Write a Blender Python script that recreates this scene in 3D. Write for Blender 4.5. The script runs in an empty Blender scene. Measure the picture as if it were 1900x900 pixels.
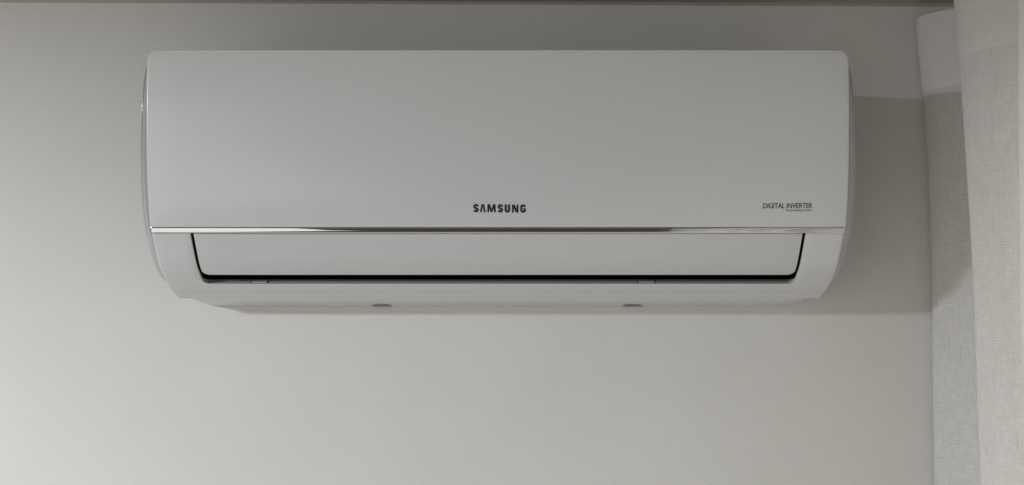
import bpy, bmesh, math, random
from mathutils import Vector, Matrix
random.seed(7)
C = bpy.context.scene.collection
S = bpy.context.scene

# ------------------------------------------------------------------ camera
CX, CAMY, CAMZ, PITCH = 0.0165, -1.472, 1.90, math.radians(6.4)
cam = bpy.data.cameras.new('camera'); cam.sensor_width = 36; cam.lens = 2050/1900*36
cam.clip_start = .05; cam.clip_end = 60
co = bpy.data.objects.new('camera', cam); C.objects.link(co)
co.location = (CX, CAMY, CAMZ); co.rotation_euler = (math.radians(90)+PITCH, 0, 0)
S.camera = co
S.view_settings.view_transform = 'Standard'; S.view_settings.look = 'None'
S.view_settings.exposure = 0; S.view_settings.gamma = 1

# ------------------------------------------------------------------ light
w = bpy.data.worlds.new('World'); S.world = w; w.use_nodes = True
w.node_tree.nodes['Background'].inputs[0].default_value = (1, .88, .76, 1)
w.node_tree.nodes['Background'].inputs[1].default_value = .08

def area(name, loc, target, sx, sy, power, col, shape='RECTANGLE'):
    l = bpy.data.lights.new(name, 'AREA'); l.shape = shape; l.size = sx; l.size_y = sy
    l.energy = power; l.color = col
    o = bpy.data.objects.new(name, l); C.objects.link(o); o.location = loc
    d = Vector(target)-Vector(loc)
    o.rotation_euler = d.to_track_quat('-Z', 'Y').to_euler()
    return o
area('ceiling_lamp', (-1.95, -1.55, 2.37), (-1.85, -1.5, 0), .34, .34, 104, (.875, .935, 1), 'DISK')
wl = area('window_light', (-2.05, -2.85, 1.35), (-.2, 0, 1.9), 2.7, 2.1, 22.5, (1, .99, .98))
wl.rotation_euler.rotate_axis('Z', math.radians(14))
area('floor_bounce', (-.5, -1.5, 0.0), (-.5, -1.5, 3), 3.4, 2.6, 15, (1, .975, .95))
area('curtain_backlight', (.73, -.78, 1.48), (.5, -.78, 1.48), 1.25, 1.5, 6.4, (1, .97, .93))  # added backlight to brighten the curtain and right end of the wall

# ------------------------------------------------------------------ materials
def mat(name, col, rough=.5, metal=0, spec=.5, coat=0, bump=None, mott=None):
    m = bpy.data.materials.new(name); m.use_nodes = True
    nt = m.node_tree; b = nt.nodes['Principled BSDF']
    b.inputs['Base Color'].default_value = (*col, 1); b.inputs['Roughness'].default_value = rough
    b.inputs['Metallic'].default_value = metal; b.inputs['Specular IOR Level'].default_value = spec
    b.inputs['Coat Weight'].default_value = coat; b.inputs['Coat Roughness'].default_value = .12
    tc = nt.nodes.new('ShaderNodeTexCoord')
    if bump:
        sc, st, dist = bump
        n = nt.nodes.new('ShaderNodeTexNoise'); n.inputs['Scale'].default_value = sc; n.inputs['Detail'].default_value = 4
        nt.links.new(tc.outputs['Object'], n.inputs['Vector'])
        bp = nt.nodes.new('ShaderNodeBump'); bp.inputs['Strength'].default_value = st; bp.inputs['Distance'].default_value = dist
        nt.links.new(n.outputs['Fac'], bp.inputs['Height']); nt.links.new(bp.outputs['Normal'], b.inputs['Normal'])
    if mott:
        sc, amt = mott
        n = nt.nodes.new('ShaderNodeTexNoise'); n.inputs['Scale'].default_value = sc; n.inputs['Detail'].default_value = 6
        nt.links.new(tc.outputs['Object'], n.inputs['Vector'])
        r = nt.nodes.new('ShaderNodeMapRange'); r.inputs['From Min'].default_value = .3; r.inputs['From Max'].default_value = .7
        r.inputs['To Min'].default_value = 1-amt; r.inputs['To Max'].default_value = 1+amt
        nt.links.new(n.outputs['Fac'], r.inputs['Value'])
        x = nt.nodes.new('ShaderNodeVectorMath'); x.operation = 'SCALE'; x.inputs[0].default_value = col
        nt.links.new(r.outputs['Result'], x.inputs['Scale']); nt.links.new(x.outputs[0], b.inputs['Base Color'])
    return m
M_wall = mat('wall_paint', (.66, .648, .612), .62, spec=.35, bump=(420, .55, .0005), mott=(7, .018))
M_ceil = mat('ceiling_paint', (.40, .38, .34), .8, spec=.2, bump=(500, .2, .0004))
M_abs = mat('white_plastic', (.597, .598, .60), .27, spec=.5, coat=.22, bump=(900, .08, .0001), mott=(9, .006))
M_flap = mat('flap_plastic', (.562, .56, .562), .27, spec=.5, coat=.22, bump=(900, .08, .0001), mott=(7, .008))
M_cap = mat('glossy_side_plastic', (.37, .37, .372), .10, spec=.6, coat=.6)
M_chrome = mat('chrome_trim', (.57, .568, .56), .07, metal=1)
M_black = mat('outlet_black', (.006, .006, .006), .6, spec=.2)
M_gap = mat('painted_gap_shade', (.28, .28, .27), .7, spec=.2)  # dark grey that stands in for shade in the pan notches
M_ink = mat('black_print', (.012, .012, .012), .4)

# ------------------------------------------------------------------ helpers
def link(name, verts, faces, m, parent=None, smooth=True, sharp=35):
    me = bpy.data.meshes.new(name); me.from_pydata([tuple(v) for v in verts], [], faces); me.update()
    me.materials.append(m)
    bm = bmesh.new(); bm.from_mesh(me)
    bmesh.ops.remove_doubles(bm, verts=bm.verts, dist=1e-6)
    bmesh.ops.recalc_face_normals(bm, faces=bm.faces); bm.to_mesh(me); bm.free()
    if smooth:
        me.polygons.foreach_set('use_smooth', [True]*len(me.polygons))
        me.set_sharp_from_angle(angle=math.radians(sharp))
    o = bpy.data.objects.new(name, me); C.objects.link(o)
    if parent: o.parent = parent
    return o

def grid(rows, close=False):
    """rows: list of equal-length vertex rows -> verts, faces"""
    n = len(rows[0]); v = [p for r in rows for p in r]; f = []
    for i in range(len(rows)-1):
        for j in range(n-1 if not close else n):
            a = i*n+j; b = i*n+(j+1) % n
            f.append((a, b, b+n, a+n))
    return v, f

def box(name, x0, x1, y0, y1, z0, z1, m, parent=None):
    v = [(x, y, z) for x in (x0, x1) for y in (y0, y1) for z in (z0, z1)]
    f = [(0, 1, 3, 2), (4, 6, 7, 5), (0, 4, 5, 1), (2, 3, 7, 6), (0, 2, 6, 4), (1, 5, 7, 3)]
    return link(name, v, f, m, parent, smooth=False)

def cr(pts, n):
    """Catmull-Rom through points, n samples per span"""
    P = [Vector(p) for p in pts]; P = [2*P[0]-P[1]]+P+[2*P[-1]-P[-2]]; out = []
    for i in range(1, len(P)-2):
        for k in range(n):
            t = k/n
            a, b, c, d = P[i-1:i+3]
            out.append(.5*((2*b)+(c-a)*t+(2*a-5*b+4*c-d)*t*t+(3*b-a-3*c+d)*t**3))
    out.append(P[-2]); return out

DW = .215                        # depth of the unit, wall to foremost point
def W(x, rec, h):                # rec = distance behind the foremost point, h = height above the lens
    return Vector((x, rec-DW, CAMZ+h))
def ypix(rec, h):
    Y = -CAMY-DW+rec; c, s = math.cos(PITCH), math.sin(PITCH)
    return 450-2050*(h*c-Y*s)/(Y*c+h*s)
def xfrompix(px, rec, h):
    Y = -CAMY-DW+rec
    return CX+(px-950)*(Y*math.cos(PITCH)+h*math.sin(PITCH))/2050

# profile of the whole front as (rec, h)
PANEL = cr([(.0010, .3595), (.0022, .335), (.0045, .305), (.0080, .275), (.0128, .240), (.0185, .210), (.0255, .185), (.0333, .1638)], 8)
HOUS = cr([(.0385, .1572), (.0530, .1395), (.0720, .1195), (.0990, .1035), (.1180, .0950), (.1380, .0893)], 10)
def at_y(prof, y):               # profile point seen at picture height y
    for a, b in zip(prof, prof[1:]):
        ya, yb = ypix(*a), ypix(*b)
        if ya <= y <= yb:
            t = (y-ya)/(yb-ya); return a.lerp(b, t)
    return prof[0] if y < ypix(*prof[0]) else prof[-1]
def nrm(prof, i):
    a = prof[max(i-1, 0)]; b = prof[min(i+1, len(prof)-1)]; t = (b-a).normalized()
    return Vector((t.y, -t.x)) if t.y < 0 else Vector((-t.y, t.x))     # points to smaller rec (outwards)
HW = .41

# ------------------------------------------------------------------ the setting
def tagk(o): o['kind'] = 'structure'; return o
ZC = CAMZ+.4982
# wall
nx = 2
o = box('wall', -3.4, .86, 0, .12, -.1, ZC+.12, M_wall); tagk(o)
# ceiling, very slightly out of level, with a thin filler bead where it meets the wall
v = []
for x, dz in ((-3.4, .0155), (.86, -.0040)):
    for y in (-3.6, -.0005):
        for t in (0, .1): v.append((x, y, ZC+dz+t))
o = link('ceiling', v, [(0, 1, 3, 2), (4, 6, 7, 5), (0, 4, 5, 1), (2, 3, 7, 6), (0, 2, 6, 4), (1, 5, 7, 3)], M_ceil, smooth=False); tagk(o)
rows = []
for x, dz in ((-3.4, .0155), (.86, -.0040)):
    r = []
    for k in range(7):
        a = math.pi/2*k/6; R = .0040
        r.append((x, -R+R*math.sin(a)-.0002, ZC+dz-R+R*math.cos(a)-.0002))
    r.append((x, -.0002, ZC+dz-.0002))
    rows.append(r)
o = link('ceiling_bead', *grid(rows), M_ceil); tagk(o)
o = box('side_wall', .74, .86, -3.6, -.001, -.1, ZC-.006, M_wall); tagk(o)

# ------------------------------------------------------------------ air conditioner
ac = bpy.data.objects.new('air_conditioner', None); C.objects.link(ac)
ac.location = (0, 0, CAMZ+.08)
ac['label'] = 'white wall mounted split air conditioner with chrome trim strip above its closed outlet flap'
ac['category'] = 'air conditioner'
def part(name, v, f, m, parent=None, **k):
    par = parent or ac
    off = Vector(ac.location)
    return link(name, [Vector(p)-off for p in v], f, m, par, **k)

# --- front panel
RC = .0128
top = .3680
prof = []
# top face going back, rounded front top corner
rr = .0016
prof.append((Vector((.060, top-.0030)), Vector((0, 1)))); prof.append((Vector((.020, top-.0008)), Vector((0, 1))))
for k in range(13):
    a = math.pi/2*(1-k/12)
    prof.append((Vector((.0008+rr-rr*math.cos(a), top-rr+rr*math.sin(a))), Vector((-math.cos(a), math.sin(a)))))
for k in range(10):
    hh = .3662-.0064*(k/9)**1.4; prof.append((Vector((.0010-.0001*(hh-.3598)/.0064, hh)), nrm(PANEL, 0)))
for i, p in enumerate(PANEL): prof.append((p, nrm(PANEL, i)))
for k in range(1, 4):
    a = math.pi/2*k/3; p0, n0 = PANEL[-1], nrm(PANEL, len(PANEL)-1); t0 = (PANEL[-1]-PANEL[-2]).normalized()
    r = .0012
    prof.append((p0+t0*r*math.sin(a)-n0*r*(1-math.cos(a)), n0))
prof.append((prof[-1][0]-n0*.006, n0))
rows = []
re = .0022
for p, n in prof:
    z = p.y
    q = z-(top-RC)
    w_ = HW-(RC-math.sqrt(max(RC*RC-q*q, 0))) if q > 0 else HW
    if z > PANEL[0].y and n.y > .99 and p.x > .01: w_ = HW-RC
    r = []
    xs = []
    for k in range(6):
        a = math.pi/2*k/5
        xs.append((w_-re*(1-math.sin(a)), re*(1-math.cos(a)) if True else 0))
    # edge: from the side (depth re) to the face (depth 0)
    edge = [(w_, .010)]+[(w_-re*(1-math.cos(math.pi/2*k/5)), re*(1-math.sin(math.pi/2*k/5))) for k in range(6)]
    left = [(-x, d) for x, d in edge]; right = [(x, d) for x, d in reversed(edge)]
    mid = [(-w_*.9+1.8*w_*k/12, 0) for k in range(13)]
    for x, d in left+mid+right:
        pp = p-n*d
        r.append(W(x, pp.x, pp.y))
    rows.append(r)
front = part('front_panel', *grid(rows), M_abs)

# --- chrome strip
a = at_y(PANEL+HOUS, 423.3); 
s0, s1 = Vector((.0343, .1627)), Vector((.0356, .1563))
d = (s1-s0); nn = Vector((-abs(d.y), -abs(d.x))).normalized()
rows = []
for x in (-HW+.0012, -HW+.002, -.2, 0, .2, HW-.002, HW-.0012):
    e = 0 if abs(abs(x)-(HW-.0012)) > 1e-5 else .0006
    r = [W(x, s0.x+.004, s0.y)]
    for k in range(13):
        t = k/12
        r.append(W(x, *(s0+d*t+nn*((.0007-e*.8)*math.sin(math.pi*(.04+.92*t))**.6-.0002))))
    r.append(W(x, s1.x+.004, s1.y))
    rows.append(r)
part('trim_strip', *grid(rows), M_chrome)
box_groove = [W(x, rec, h) for x in (-HW+.004, HW-.004) for rec, h in ((.0375, .1650), (.0425, .1540))]
part('trim_groove', box_groove, [(0, 1, 3, 2)], M_black, smooth=False)

# --- lower housing with the outlet opening
OW, RO = .3643, .0085
slip = at_y(HOUS, 526.5)
def upto(prof, q): return [p for p in prof if p.x < q.x-1e-4]+[q]
top_part = upto(HOUS, slip)
# add fine rows near the corner
L = [0]
for p, q in zip(top_part, top_part[1:]): L.append(L[-1]+(q-p).length)
def along(s):
    s = max(0, min(s, L[-1]))
    for i in range(len(L)-1):
        if L[i] <= s <= L[i+1]+1e-9:
            t = (s-L[i])/(L[i+1]-L[i]); return top_part[i].lerp(top_part[i+1], t)
    return top_part[-1]
def along_n(s):
    t = (along(s+.001)-along(s-.001)).normalized(); return Vector((-abs(t.y), -abs(t.x)))
ss = [L[-1]*k/40 for k in range(38)]
ss = [s for s in ss if s < L[-1]-RO]+[L[-1]-RO+RO*math.sin(math.pi/2*k/8) for k in range(9)]
re2 = .0035
def xin(s):
    q = s-(L[-1]-RO)
    return OW-(RO-math.sqrt(max(RO*RO-q*q, 0))) if q > 0 else OW
def edgecols(w_): return [(w_, .012)]+[(w_-re2*(1-math.cos(math.pi/2*k/5)), re2*(1-math.sin(math.pi/2*k/5))) for k in range(6)]
V, F = [], []
def addgrid(rows):
    v, f = grid(rows); b = len(V); V.extend(v); F.extend([tuple(i+b for i in q) for q in f])
for sg in (-1, 1):
    rows = []
    for s in ss:
        p, n = along(s), along_n(s); r = []
        for x, dd in edgecols(HW): q = p-n*dd; r.append(W(sg*x, q.x, q.y))
        for k in range(1, 5):
            x = (HW-re2)+(xin(s)-(HW-re2))*k/4; r.append(W(sg*x, p.x, p.y))
        rows.append(r)
    addgrid(rows)
# below the lip: full width
low = [p for p in HOUS if p.x > slip.x+1e-4]
low_prof = [slip]+low
rows = []
xi = xin(L[-1])
inner = [xi+(HW-re2-xi)*(4-k)/4 for k in range(1, 5)]
tail = [(Vector(p), None) for p in low_prof]
def lown(i):
    a = low_prof[max(i-1, 0)]; b = low_prof[min(i+1, len(low_prof)-1)]; t = (b-a).normalized(); return Vector((-abs(t.y), -abs(t.x)))
ext = []
for i, p in enumerate(low_prof): ext.append((p, lown(i)))
n_l = ext[-1][1]
ext.append((Vector((.1500, .0868)), n_l)); ext.append((Vector((.1540, .0863)), n_l)); ext.append((Vector((.1552, .0872)), n_l)); ext.append((Vector((.1555, .0960)), n_l))
for p, n in ext:
    r = [W(-x, *(p-n*dd)) for x, dd in edgecols(HW)]
    r += [W(-x, *p) for x in inner]
    r += [W(-xi+2*xi*k/10, *p) for k in range(1, 10)]
    r += [W(x, *p) for x in reversed(inner)]
    r += [W(x, *(p-n*dd)) for x, dd in reversed(edgecols(HW))]
    rows.append(r)
addgrid(rows)
# rim of the opening turning inwards
per = [( -xin(s), s) for s in ss]+[(-xi+2*xi*k/10, L[-1]) for k in range(1, 10)]+[(xin(s), s) for s in reversed(ss)]
def inward(x, s, dd, side):
    # side: outward-in-plane direction away from opening
    p, n = along(s), along_n(s)
    return p-n*dd
rows = []
inn_dir = Vector((.014, .0072)).normalized()
for lev in range(7):
    r = []
    for x, s in per:
        p, n = along(s), along_n(s)
        tang = (along(s)-along(s-.001)).normalized()
        bw = max(0, min(1, (s-(L[-1]-RO))/RO))     # 1 on the lower lip, 0 on the sides
        if lev <= 3:
            a = math.pi/2*lev/3*.75; rf = .0014
            cx_ = -math.copysign(1, x)*rf*math.sin(a)*(1-bw) if abs(x) > xi-1e-6 else 0
            q = p-n*rf*(1-math.cos(a))-tang*rf*math.sin(a)*bw*.6
            q = q.lerp(p+inn_dir*.0005*lev, bw)
            r.append(W(x+cx_*.35, *q))
        else:
            dd = {4: .004, 5: .0090, 6: .0138}[lev]
            q = (p-n*(.0014+dd*.10)).lerp(p+inn_dir*dd, bw)
            r.append(W(x-math.copysign(1, x)*.0005*(1-bw), *q))
    rows.append(r)
addgrid(rows)
part('lower_housing', V, F, M_abs)

# --- dark outlet cavity
rows = []
for dd in (.0136, .05):
    r = []
    for x, s in per:
        p, n = along(s), along_n(s)
        bw = max(0, min(1, (s-(L[-1]-RO))/RO))
        q = (p-n*(dd*.9-.0094)).lerp(p+inn_dir*dd+Vector((0, .0002)), bw)
        r.append(W(x*(1.0015 if dd < .02 else 1), *q))
    rows.append(r)
v, f = grid(rows)
n = len(per)
b = len(v)
v += [W(-OW-.002, .0400, .1560), W(OW+.002, .0400, .1560), W(-OW-.002, .085, .20), W(OW+.002, .085, .20)]
f.append((b, b+1, b+3, b+2))
f.append(tuple(range(n, 2*n)))
part('air_outlet', v, f, M_black, smooth=False)
# inner deflector blades just behind the flap edge
# --- flap
FW, RF = .3603, .0085
fe = at_y(HOUS, 510.6)
sf = 0
for k in range(2000):
    if along(L[-1]*k/2000).x >= fe.x: sf = L[-1]*k/2000; break
s_start = .0016
fs = [s_start+.0006*math.sin(math.pi/2*k/3) for k in range(0, 4)]+[s_start+(sf-RF-s_start)*k/26 for k in range(1, 26)]
fs += [sf-RF+RF*math.sin(math.pi/2*k/10) for k in range(11)]
rows = []
rf = .0006
def frow(s, extra, tshift=0):
    p, n = along(s), along_n(s); t = (along(s+.0005)-along(s-.0005)).normalized()
    q0 = s-(sf-RF)
    w_ = FW-(RF-math.sqrt(max(RF*RF-q0*q0, 0))) if q0 > 0 else FW
    r = []
    ed = [(w_-.0030, .0040)]+[(w_-rf*(1-math.cos(math.pi/2*k/4)), rf*(1-math.sin(math.pi/2*k/4))) for k in range(5)]
    cols = [(-x, d_) for x, d_ in ed]+[(-w_*.92+1.84*w_*k/10, 0) for k in range(11)]+[(x, d_) for x, d_ in reversed(ed)]
    for x, d_ in cols:
        q = p-n*(.0006+max(d_, extra))+t*tshift
        r.append(W(x, *q))
    return r
rows.append(frow(s_start-.0004, .0035)); rows.append(frow(s_start-.0003, .0008))
for s in fs: rows.append(frow(s, 0))
for k in range(1, 5):
    a = math.pi/2*k/4; rows.append(frow(sf, rf*(1-math.cos(a)), rf*.8*math.sin(a)))
rows.append(frow(sf, .0040, -.0030))
part('outlet_flap', *grid(rows), M_flap)

# --- clips on the lower lip
for x0p, x1p in ((463.5, 496.5), (1184, 1217)):
    q0, q1 = slip+inn_dir*.0124, slip+inn_dir*-.0001
    qa = at_y([Vector((q0.x, q0.y)), q1], 0)
    x0, x1 = xfrompix(x0p, slip.x, slip.y), xfrompix(x1p, slip.x, slip.y)
    nn2 = Vector((-inn_dir.y, inn_dir.x))                 # up, into the air of the outlet
    def P(x, t, e): q = q1.lerp(q0, t)+nn2*e; return W(x, *q)
    v = []; 
    # dark frame: a recessed slot
    v += [P(x0, -.04, .0003), P(x1, -.04, .0003), P(x1, 1, .0003), P(x0, 1, .0003)]
    slot = part('clip', [P(x0, 0, .00025), P(x1, 0, .00025), P(x1, 1, .00025), P(x0, 1, .00025)], [(0, 1, 2, 3)], M_ink, smooth=False)
    g = .0011
    cv = [P(x0+g, .12, .0002), P(x1-g, .12, .0002), P(x1-g, .93, .0002), P(x0+g, .93, .0002),
          P(x0+g*1.4, .15, .0009), P(x1-g*1.4, .15, .0009), P(x1-g*1.6, .88, .0010), P(x0+g*1.6, .88, .0010)]
    tab = part('clip_tab', cv, [(0, 1, 5, 4), (1, 2, 6, 5), (2, 3, 7, 6), (3, 0, 4, 7), (4, 5, 6, 7)], M_abs, slot, smooth=False)

# --- base pan under the unit, back to the wall, with two release notches
xs = sorted(set([round(-.403+.806*k/40, 5) for k in range(41)]+[-.4028, -.4015, -.3995, -.397, -.393, .4028, .4015, .3995, .397, .393]))
notch = []
for a_, b_, c_, d_ in ((690, 697, 719, 727), (1155, 1163, 1185, 1193)):
    q = [xfrompix(t, .21, .08) for t in (a_, b_, c_, d_)]; notch.append(q)
    xs += q+[q[0]-.0005, q[3]+.0005]
xs = sorted(xs)
def lift(x):
    for a_, b_, c_, d_ in notch:
        if a_ < x < d_:
            return min(1, (x-a_)/(b_-a_)) if x < b_ else (min(1, (d_-x)/(d_-c_)) if x > c_ else 1)
    return 0
PAN = [(.130, .0995), (.1365, .0893), (.1385, .0886), (.150, .0860), (.165, .0838), (.185, .0818), (.1905, .0814), (.196, .0810), (.208, .0800), (.2148, .0797)]
rows = []
for rec, h in PAN:
    r = []
    for x in xs:
        q = max(0, (abs(x)-.372)/.031)
        up = .0120*(1-math.sqrt(max(0, 1-q*q))) if q > 0 else 0
        up = up*min(1, max(.35, (rec-.13)/.05))
        # toe curve: the pan's front crease drops away near the ends
        lf = lift(x)*(.0027 if rec >= .196 else 0)
        r.append(W(x, rec, h+up+lf))
    rows.append(r)
# close the ends upwards
rows = [[W(r[0].x, PAN[i][0], .16)]+r+[W(r[-1].x, PAN[i][0], .16)] for i, r in enumerate(rows)]
part('base_pan', *grid(rows), M_abs, sharp=25)

for a_, b_, c_, d_ in notch:
    part('notch_shade', [W(a_, .2135, .0790), W(d_, .2135, .0790), W(c_, .2135, .0850), W(b_, .2135, .0850)], [(0, 1, 2, 3)], M_gap, smooth=False)  # dark sheet set in each notch, its shade painted as colour

# --- back chassis (sides, top and back, seen only from other positions)
out = [(.0100, .3640), (.0140, .3660), (.0600, .3685), (.2148, .3695), (.2148, .0990), (.1700, .0990), (.1700, .1500), (.1200, .1980), (.0340, .2000), (.0200, .25), (.0130, .30)]
v = [W(-.4040, *p) for p in out]+[W(.4040, *p) for p in out]; n = len(out)
f = [tuple(range(n)), tuple(range(2*n-1, n-1, -1))]+[(i, (i+1) % n, (i+1) % n+n, i+n) for i in range(n)]
part('chassis', v, f, M_abs, smooth=False)

# --- bowed glossy side caps
def caprow(fr):
    pass
def front_rec(h):                # rec of front surface at height h
    P = list(PANEL)+list(HOUS)
    best = None
    for a_, b_ in zip(P, P[1:]):
        if b_.y <= h <= a_.y:
            t = (h-a_.y)/(b_.y-a_.y); return a_.x+(b_.x-a_.x)*t
    return P[0].x if h > P[0].y else P[-1].x
NH, ND = 44, 22
for sg in (-1, 1):
    rows = []
    for i in range(NH+1):
        u = i/NH
        h = .3600-(.3600-.1010)*(.5-.5*math.cos(math.pi*u)) if True else 0
        fr = front_rec(h)+.0045
        env = max(0, math.sin(math.pi*min(1, max(0, u)))) ** .55        # along height
        B = .0240*env
        r = []
        for j in range(ND+1):
            t = .5-.5*math.cos(math.pi*j/ND)
            rec = fr+(.2145-fr)*t
            bul = B*(max(0, 1-abs(2*(t**.62)-1)**2.6))
            if j == 0: bul = -.004
            r.append(W(sg*(.4058+bul), rec, h))
        rows.append(r)
    cap = part('side_cap', *grid(rows), M_cap, sharp=60)
    # thin raised rib following the front edge of the cap
    rows = []
    for i in range(NH+1):
        u = i/NH
        h = .3550-(.3550-.1060)*(.5-.5*math.cos(math.pi*u))
        fr = front_rec(h)+.0095
        env = max(0, math.sin(math.pi*u))**.5
        r = []
        for k in range(9):
            a = 2*math.pi*k/8
            r.append(W(sg*(.4070+.0125*env+.0011*math.cos(a)), fr+.0040+.0016*math.sin(a), h))
        rows.append(r)
    part('side_rib', *grid(rows), M_cap, cap, sharp=80)

# --- lettering, printed on the panel
LP = list(PANEL)
def onpanel(px, py, lift_=.00025):
    q = at_y(LP, py); i = min(range(len(LP)), key=lambda k: (LP[k]-q).length)
    n = nrm(LP, i); n = n if n.x < 0 else -n
    x = xfrompix(px, q.x, q.y); q = q+n*lift_
    return W(x, q.x, q.y)
def stroke(pts, wd):
    """thick polyline in picture-scale units -> verts, faces (miter joints)"""
    n = len(pts); P = [Vector(p) for p in pts]; v = []
    for i, p in enumerate(P):
        d0 = (P[i]-P[i-1]).normalized() if i else (P[1]-P[0]).normalized()
        d1 = (P[i+1]-P[i]).normalized() if i < n-1 else d0
        t = (d0+d1)
        t = t.normalized() if t.length > 1e-6 else d0
        nn_ = Vector((-t.y, t.x)); k = wd/2/max(.45, abs(nn_.dot(Vector((-d0.y, d0.x)))))
        v += [p+nn_*k, p-nn_*k]
    return v, [(2*i, 2*i+1, 2*i+3, 2*i+2) for i in range(n-1)]
def arc(cx, cy, rx, ry, a0, a1, n=9): return [(cx+rx*math.cos(math.radians(a0+(a1-a0)*k/n)), cy+ry*math.sin(math.radians(a0+(a1-a0)*k/n))) for k in range(n+1)]
# glyph polygons in a cell 0..1 (x) by 0..1 (y down)
def glyph_S(w):
    # picture-scale: w wide, 15 high, heavy strokes
    t = 4.0; r = w/2-t/2
    p = arc(w/2, 4.35, r, 2.6, 5, -180, 9)+[(t/2+.1, 5.2)]+[(t/2+.9, 6.5), (w/2, 7.6), (w-t/2-.9, 8.7), (w-t/2, 10.0)]+arc(w/2, 10.75, r, 2.5, 0, 175, 9)
    return [stroke(p, t)]
def poly(pts): return ([Vector(p) for p in pts], [tuple(range(len(pts)))])
def glyph_A(w): return [poly([(0, 15), (3.3, 0), (5.6, 0), (5.6, 3.2), (3.5, 15)]), poly([(5.6, 0), (7.9, 0), (w, 15), (w-3.6, 15), (5.6, 3.2)])]
def glyph_M(w): return [poly([(0, 15), (.6, 0), (4.4, 0), (3.5, 15)]), poly([(.9, 0), (5.2, 0), (w/2+.3, 10), (w/2+1.4, 15), (w/2-1.4, 15)]), poly([(w-.9, 0), (w-5.2, 0), (w/2-.3, 10), (w/2-1.4, 15), (w/2+1.4, 15)]), poly([(w, 15), (w-.6, 0), (w-4.4, 0), (w-3.5, 15)])]
def glyph_U(w):
    t = 4.0; return [stroke([(t/2, 0), (t/2, 10.5)]+arc(w/2, 10.8, w/2-t/2, 2.5, 180, 0, 9)+[(w-t/2, 10.5), (w-t/2, 0)], t)]
def glyph_N(w): return [poly([(0, 15), (0, 0), (3.3, 0), (3.3, 15)]), poly([(0, 0), (4.6, 0), (w, 15), (w-4.6, 15)]), poly([(w-3.3, 15), (w-3.3, 0), (w, 0), (w, 15)])]
def glyph_G(w):
    t = 4.0; return [stroke(arc(w/2, 4.35, w/2-t/2, 2.6, 0, -180, 9)+[(t/2, 10.6)]+arc(w/2, 10.75, w/2-t/2, 2.5, 180, 0, 9)+[(w-t/2, 7.2)], t), poly([(w/2+.2, 6.9), (w, 6.9), (w, 9.4), (w/2+.2, 9.4)])]
logo = [(glyph_S, 878, 10.2), (glyph_A, 890.3, 11.0), (glyph_M, 904, 16), (glyph_S, 923.2, 10.2), (glyph_U, 936.3, 10.2), (glyph_N, 950, 11.8), (glyph_G, 965.2, 10.4)]
V, F = [], []
lay = 0
for g, x0, wd in logo:
    for v, f in g(wd):
        lay += 1; b = len(V)
        for p in v: V.append(onpanel(x0+p.x, 378.6+p.y*1.0+(x0-878)*.011, .00022+.00001*lay))
        F += [tuple(i+b for i in q) for q in f]
part('brand_lettering', V, F, M_ink, smooth=False)

def text_part(name, body, x0, x1, ytop, ybot, shear, bold, spacing, slope=0):
    c = bpy.data.curves.new(name, 'FONT'); c.body = body; c.size = 1; c.shear = shear; c.offset = bold; c.space_character = spacing
    c.resolution_u = 3
    to = bpy.data.objects.new(name, c); C.objects.link(to)
    dg = bpy.context.evaluated_depsgraph_get(); me = bpy.data.meshes.new_from_object(to.evaluated_get(dg))
    vs = [vv.co.copy() for vv in me.vertices]; fs_ = [tuple(p.vertices) for p in me.polygons]
    bpy.data.objects.remove(to); bpy.data.curves.remove(c); bpy.data.meshes.remove(me)
    ax, bx_ = min(p.x for p in vs), max(p.x for p in vs); ay, by_ = min(p.y for p in vs), max(p.y for p in vs)
    out_ = []
    for p in vs:
        px = x0+(p.x-ax)/(bx_-ax)*(x1-x0); py = ybot+(p.y-ay)/(by_-ay)*(ytop-ybot)+(px-x0)*slope
        out_.append(onpanel(px, py, .00025))
    part(name, out_, fs_, M_ink, smooth=False)
text_part('printed_lettering', 'DIGITAL INVERTER', 1415.6, 1507, 377.2, 386.7, .10, .010, .94, -.006)
text_part('small_printed_lettering', 'TECHNOLOGY', 1458, 1506.5, 388.9, 392.3, .20, .045, 1.7, -.006)

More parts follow.
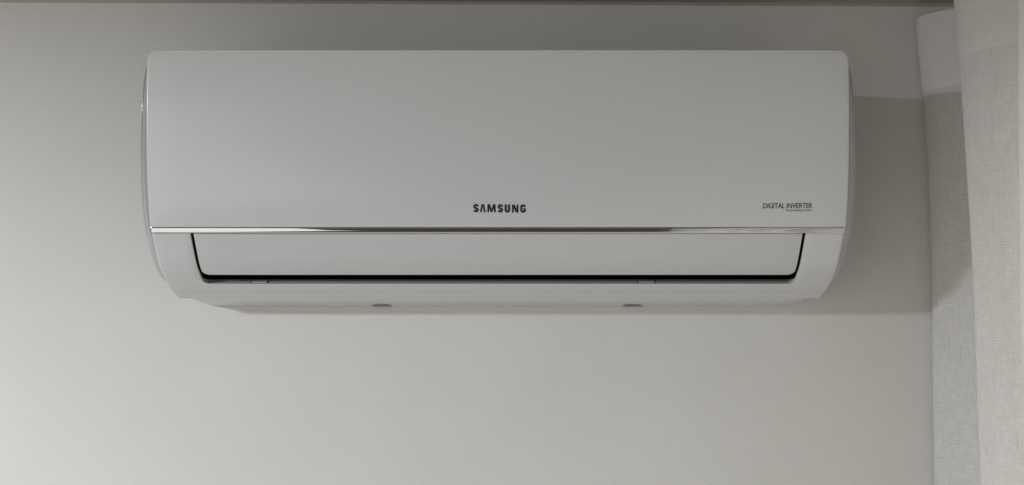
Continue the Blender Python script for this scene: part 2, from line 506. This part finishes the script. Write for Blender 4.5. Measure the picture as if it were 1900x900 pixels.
# ------------------------------------------------------------------ curtain
def linen(name='linen', lo=(.73, .71, .67), hi=(.97, .965, .95), bump=.9):
    m = bpy.data.materials.new(name); m.use_nodes = True; nt = m.node_tree; b = nt.nodes['Principled BSDF']; lk = nt.links.new
    b.inputs['Roughness'].default_value = .85; b.inputs['Specular IOR Level'].default_value = .15
    b.inputs['Sheen Weight'].default_value = .25
    uv = nt.nodes.new('ShaderNodeUVMap'); uv.uv_map = 'UVMap'
    def nz(sx, sy, det, lo, hi):
        mp = nt.nodes.new('ShaderNodeMapping'); mp.inputs['Scale'].default_value = (sx, sy, 1); lk(uv.outputs[0], mp.inputs[0])
        n = nt.nodes.new('ShaderNodeTexNoise'); n.inputs['Scale'].default_value = 1; n.inputs['Detail'].default_value = det; lk(mp.outputs[0], n.inputs['Vector'])
        r = nt.nodes.new('ShaderNodeMapRange'); r.inputs['From Min'].default_value = lo; r.inputs['From Max'].default_value = hi; lk(n.outputs['Fac'], r.inputs['Value'])
        return r.outputs['Result']
    def mth(op, a_, b_):
        n = nt.nodes.new('ShaderNodeMath'); n.operation = op
        for i, q in enumerate((a_, b_)):
            if isinstance(q, (int, float)): n.inputs[i].default_value = q
            else: lk(q, n.inputs[i])
        return n.outputs[0]
    weft = nz(50, 900, 1, .38, .62); warp = nz(900, 42, 1, .38, .62)
    slubh = nz(90, 800, 1, .64, .76); slubv = nz(800, 16, 1, .64, .74); fleck = nz(520, 520, 0, .74, .84)
    base = mth('MULTIPLY', mth('ADD', weft, warp), .5)
    hgt = mth('ADD', base, mth('ADD', mth('MULTIPLY', slubh, .7), mth('ADD', mth('MULTIPLY', slubv, .8), fleck)))
    cf = mth('ADD', mth('MULTIPLY', base, .42), mth('ADD', mth('MULTIPLY', slubh, .30), mth('ADD', mth('MULTIPLY', slubv, .38), mth('MULTIPLY', fleck, .6))))
    cr_ = nt.nodes.new('ShaderNodeValToRGB'); cr_.color_ramp.elements[0].color = (*lo, 1); cr_.color_ramp.elements[1].color = (*hi, 1)
    lk(cf, cr_.inputs[0]); lk(cr_.outputs[0], b.inputs['Base Color'])
    bp = nt.nodes.new('ShaderNodeBump'); bp.inputs['Strength'].default_value = bump; bp.inputs['Distance'].default_value = .0006
    lk(hgt, bp.inputs['Height']); lk(bp.outputs[0], b.inputs['Normal'])
    tr = nt.nodes.new('ShaderNodeBsdfTranslucent'); lk(cr_.outputs[0], tr.inputs['Color'])
    mx = nt.nodes.new('ShaderNodeMixShader'); mx.inputs[0].default_value = .22
    lk(b.outputs[0], mx.inputs[1]); lk(tr.outputs[0], mx.inputs[2]); lk(mx.outputs[0], nt.nodes['Material Output'].inputs['Surface'])
    return m
M_lin = linen()
M_head = linen('linen_double', (.82, .79, .745), (.95, .93, .895), .35)
PATH = [(.580, 1.469), (.5655, 1.463), (.5665, 1.450), (.589, 1.422), (.622, 1.396), (.642, 1.380), (.628, 1.366), (.596, 1.361), (.576, 1.356),
        (.5735, 1.344), (.584, 1.318), (.606, 1.286), (.628, 1.250), (.632, 1.215), (.606, 1.196), (.570, 1.190), (.5530, 1.180), (.5535, 1.160), (.572, 1.120),
        (.604, 1.070), (.615, 1.030), (.590, 1.005), (.556, .992), (.549, .968), (.570, .920), (.605, .860), (.610, .820), (.580, .795), (.552, .775), (.560, .730),
        (.600, .660), (.610, .610), (.575, .585), (.552, .560), (.570, .500), (.605, .430), (.60, .39), (.56, .36), (.56, .31), (.60, .22)]
path = cr(PATH, 7)
Ls = [0]
for p, q in zip(path, path[1:]): Ls.append(Ls[-1]+(q-p).length)
def cpoint(i, h, off=0):
    p = path[i]; a_, b_ = path[max(i-1, 0)], path[min(i+1, len(path)-1)]; t = (b_-a_).normalized(); n = Vector((t.y, -t.x))
    if n.x > 0: pass
    s = Ls[i]
    x, Y = p.x, p.y
    d = .47-h
    # folds flare a little under the header and wander slowly on the way down
    amp = math.exp(-d/.10)
    cxm = .592
    x += (x-cxm)*.12*amp+.006
    x += .022*max(0, min(1, (h-.05)/.4))*max(0, min(1, (s-.31)/.05))
    if s < .08: x += .003*max(0, min(1, h/.3))*(1-amp*1.5)
    x += .0022*math.sin(3.1*h+s*9)+.0012*math.sin(9*h+s*31)
    Y += .0018*math.sin(4.3*h+s*17+1)
    if s < .06: x -= .010*max(0, (.25-h))*(1-s/.06)
    fl = Vector((-abs(t.y), -t.x if t.y < 0 else t.x))
    nrm_ = Vector((t.y, -t.x)).normalized()      # towards the room side
    off += .0011*math.sin(s*160+2.2*math.sin(h*2.1+s*20))*min(1, max(0, d-.05)/.25)
    x += nrm_.x*off; Y += nrm_.y*off
    return x, Y
def ctop(s):
    z = .4695+.0012*math.sin(s*40)
    if s < .034: z -= .0120*((.034-s)/.034)**1.7
    return z
cur = bpy.data.objects.new('curtain', None); C.objects.link(cur); cur.location = (.60, -.45, 0)
cur['label'] = 'sheer grey linen curtain in soft vertical folds hanging right of the air conditioner'
cur['category'] = 'curtain'
def curtain_mesh(name, h_top, h_bot_f, nh, off):
    V, F, U = [], [], []
    n = len(path)
    for k in range(nh+1):
        for i in range(n):
            t = k/nh
            ht = ctop(Ls[i]); hb = h_bot_f(Ls[i])
            h = ht+(hb-ht)*t
            e = off if 0 < k < nh or name == 'curtain_cloth' else off*.15
            x, Y = cpoint(i, h, e)
            V.append((x-cur.location.x, CAMY+Y-cur.location.y, CAMZ+h)); U.append((Ls[i], h))
    for k in range(nh):
        for i in range(n-1): a_ = k*n+i; F.append((a_, a_+1, a_+1+n, a_+n))
    me = bpy.data.meshes.new(name); me.from_pydata(V, [], F); me.update(); me.materials.append(M_head if name == 'header_band' else M_lin)
    ul = me.uv_layers.new(name='UVMap')
    for lp in me.loops: ul.data[lp.index].uv = U[lp.vertex_index]
    me.polygons.foreach_set('use_smooth', [True]*len(me.polygons))
    o = bpy.data.objects.new(name, me); C.objects.link(o); o.parent = cur; return o
curtain_mesh('curtain_cloth', .47, lambda s: -1.86, 120, 0)
SGN = 1
curtain_mesh('header_band', .47, lambda s: (.3675 if s < .10 else .3675+.0165*min(1, (s-.10)/.06))+.0008*math.sin(s*23), 10, .0012*SGN)
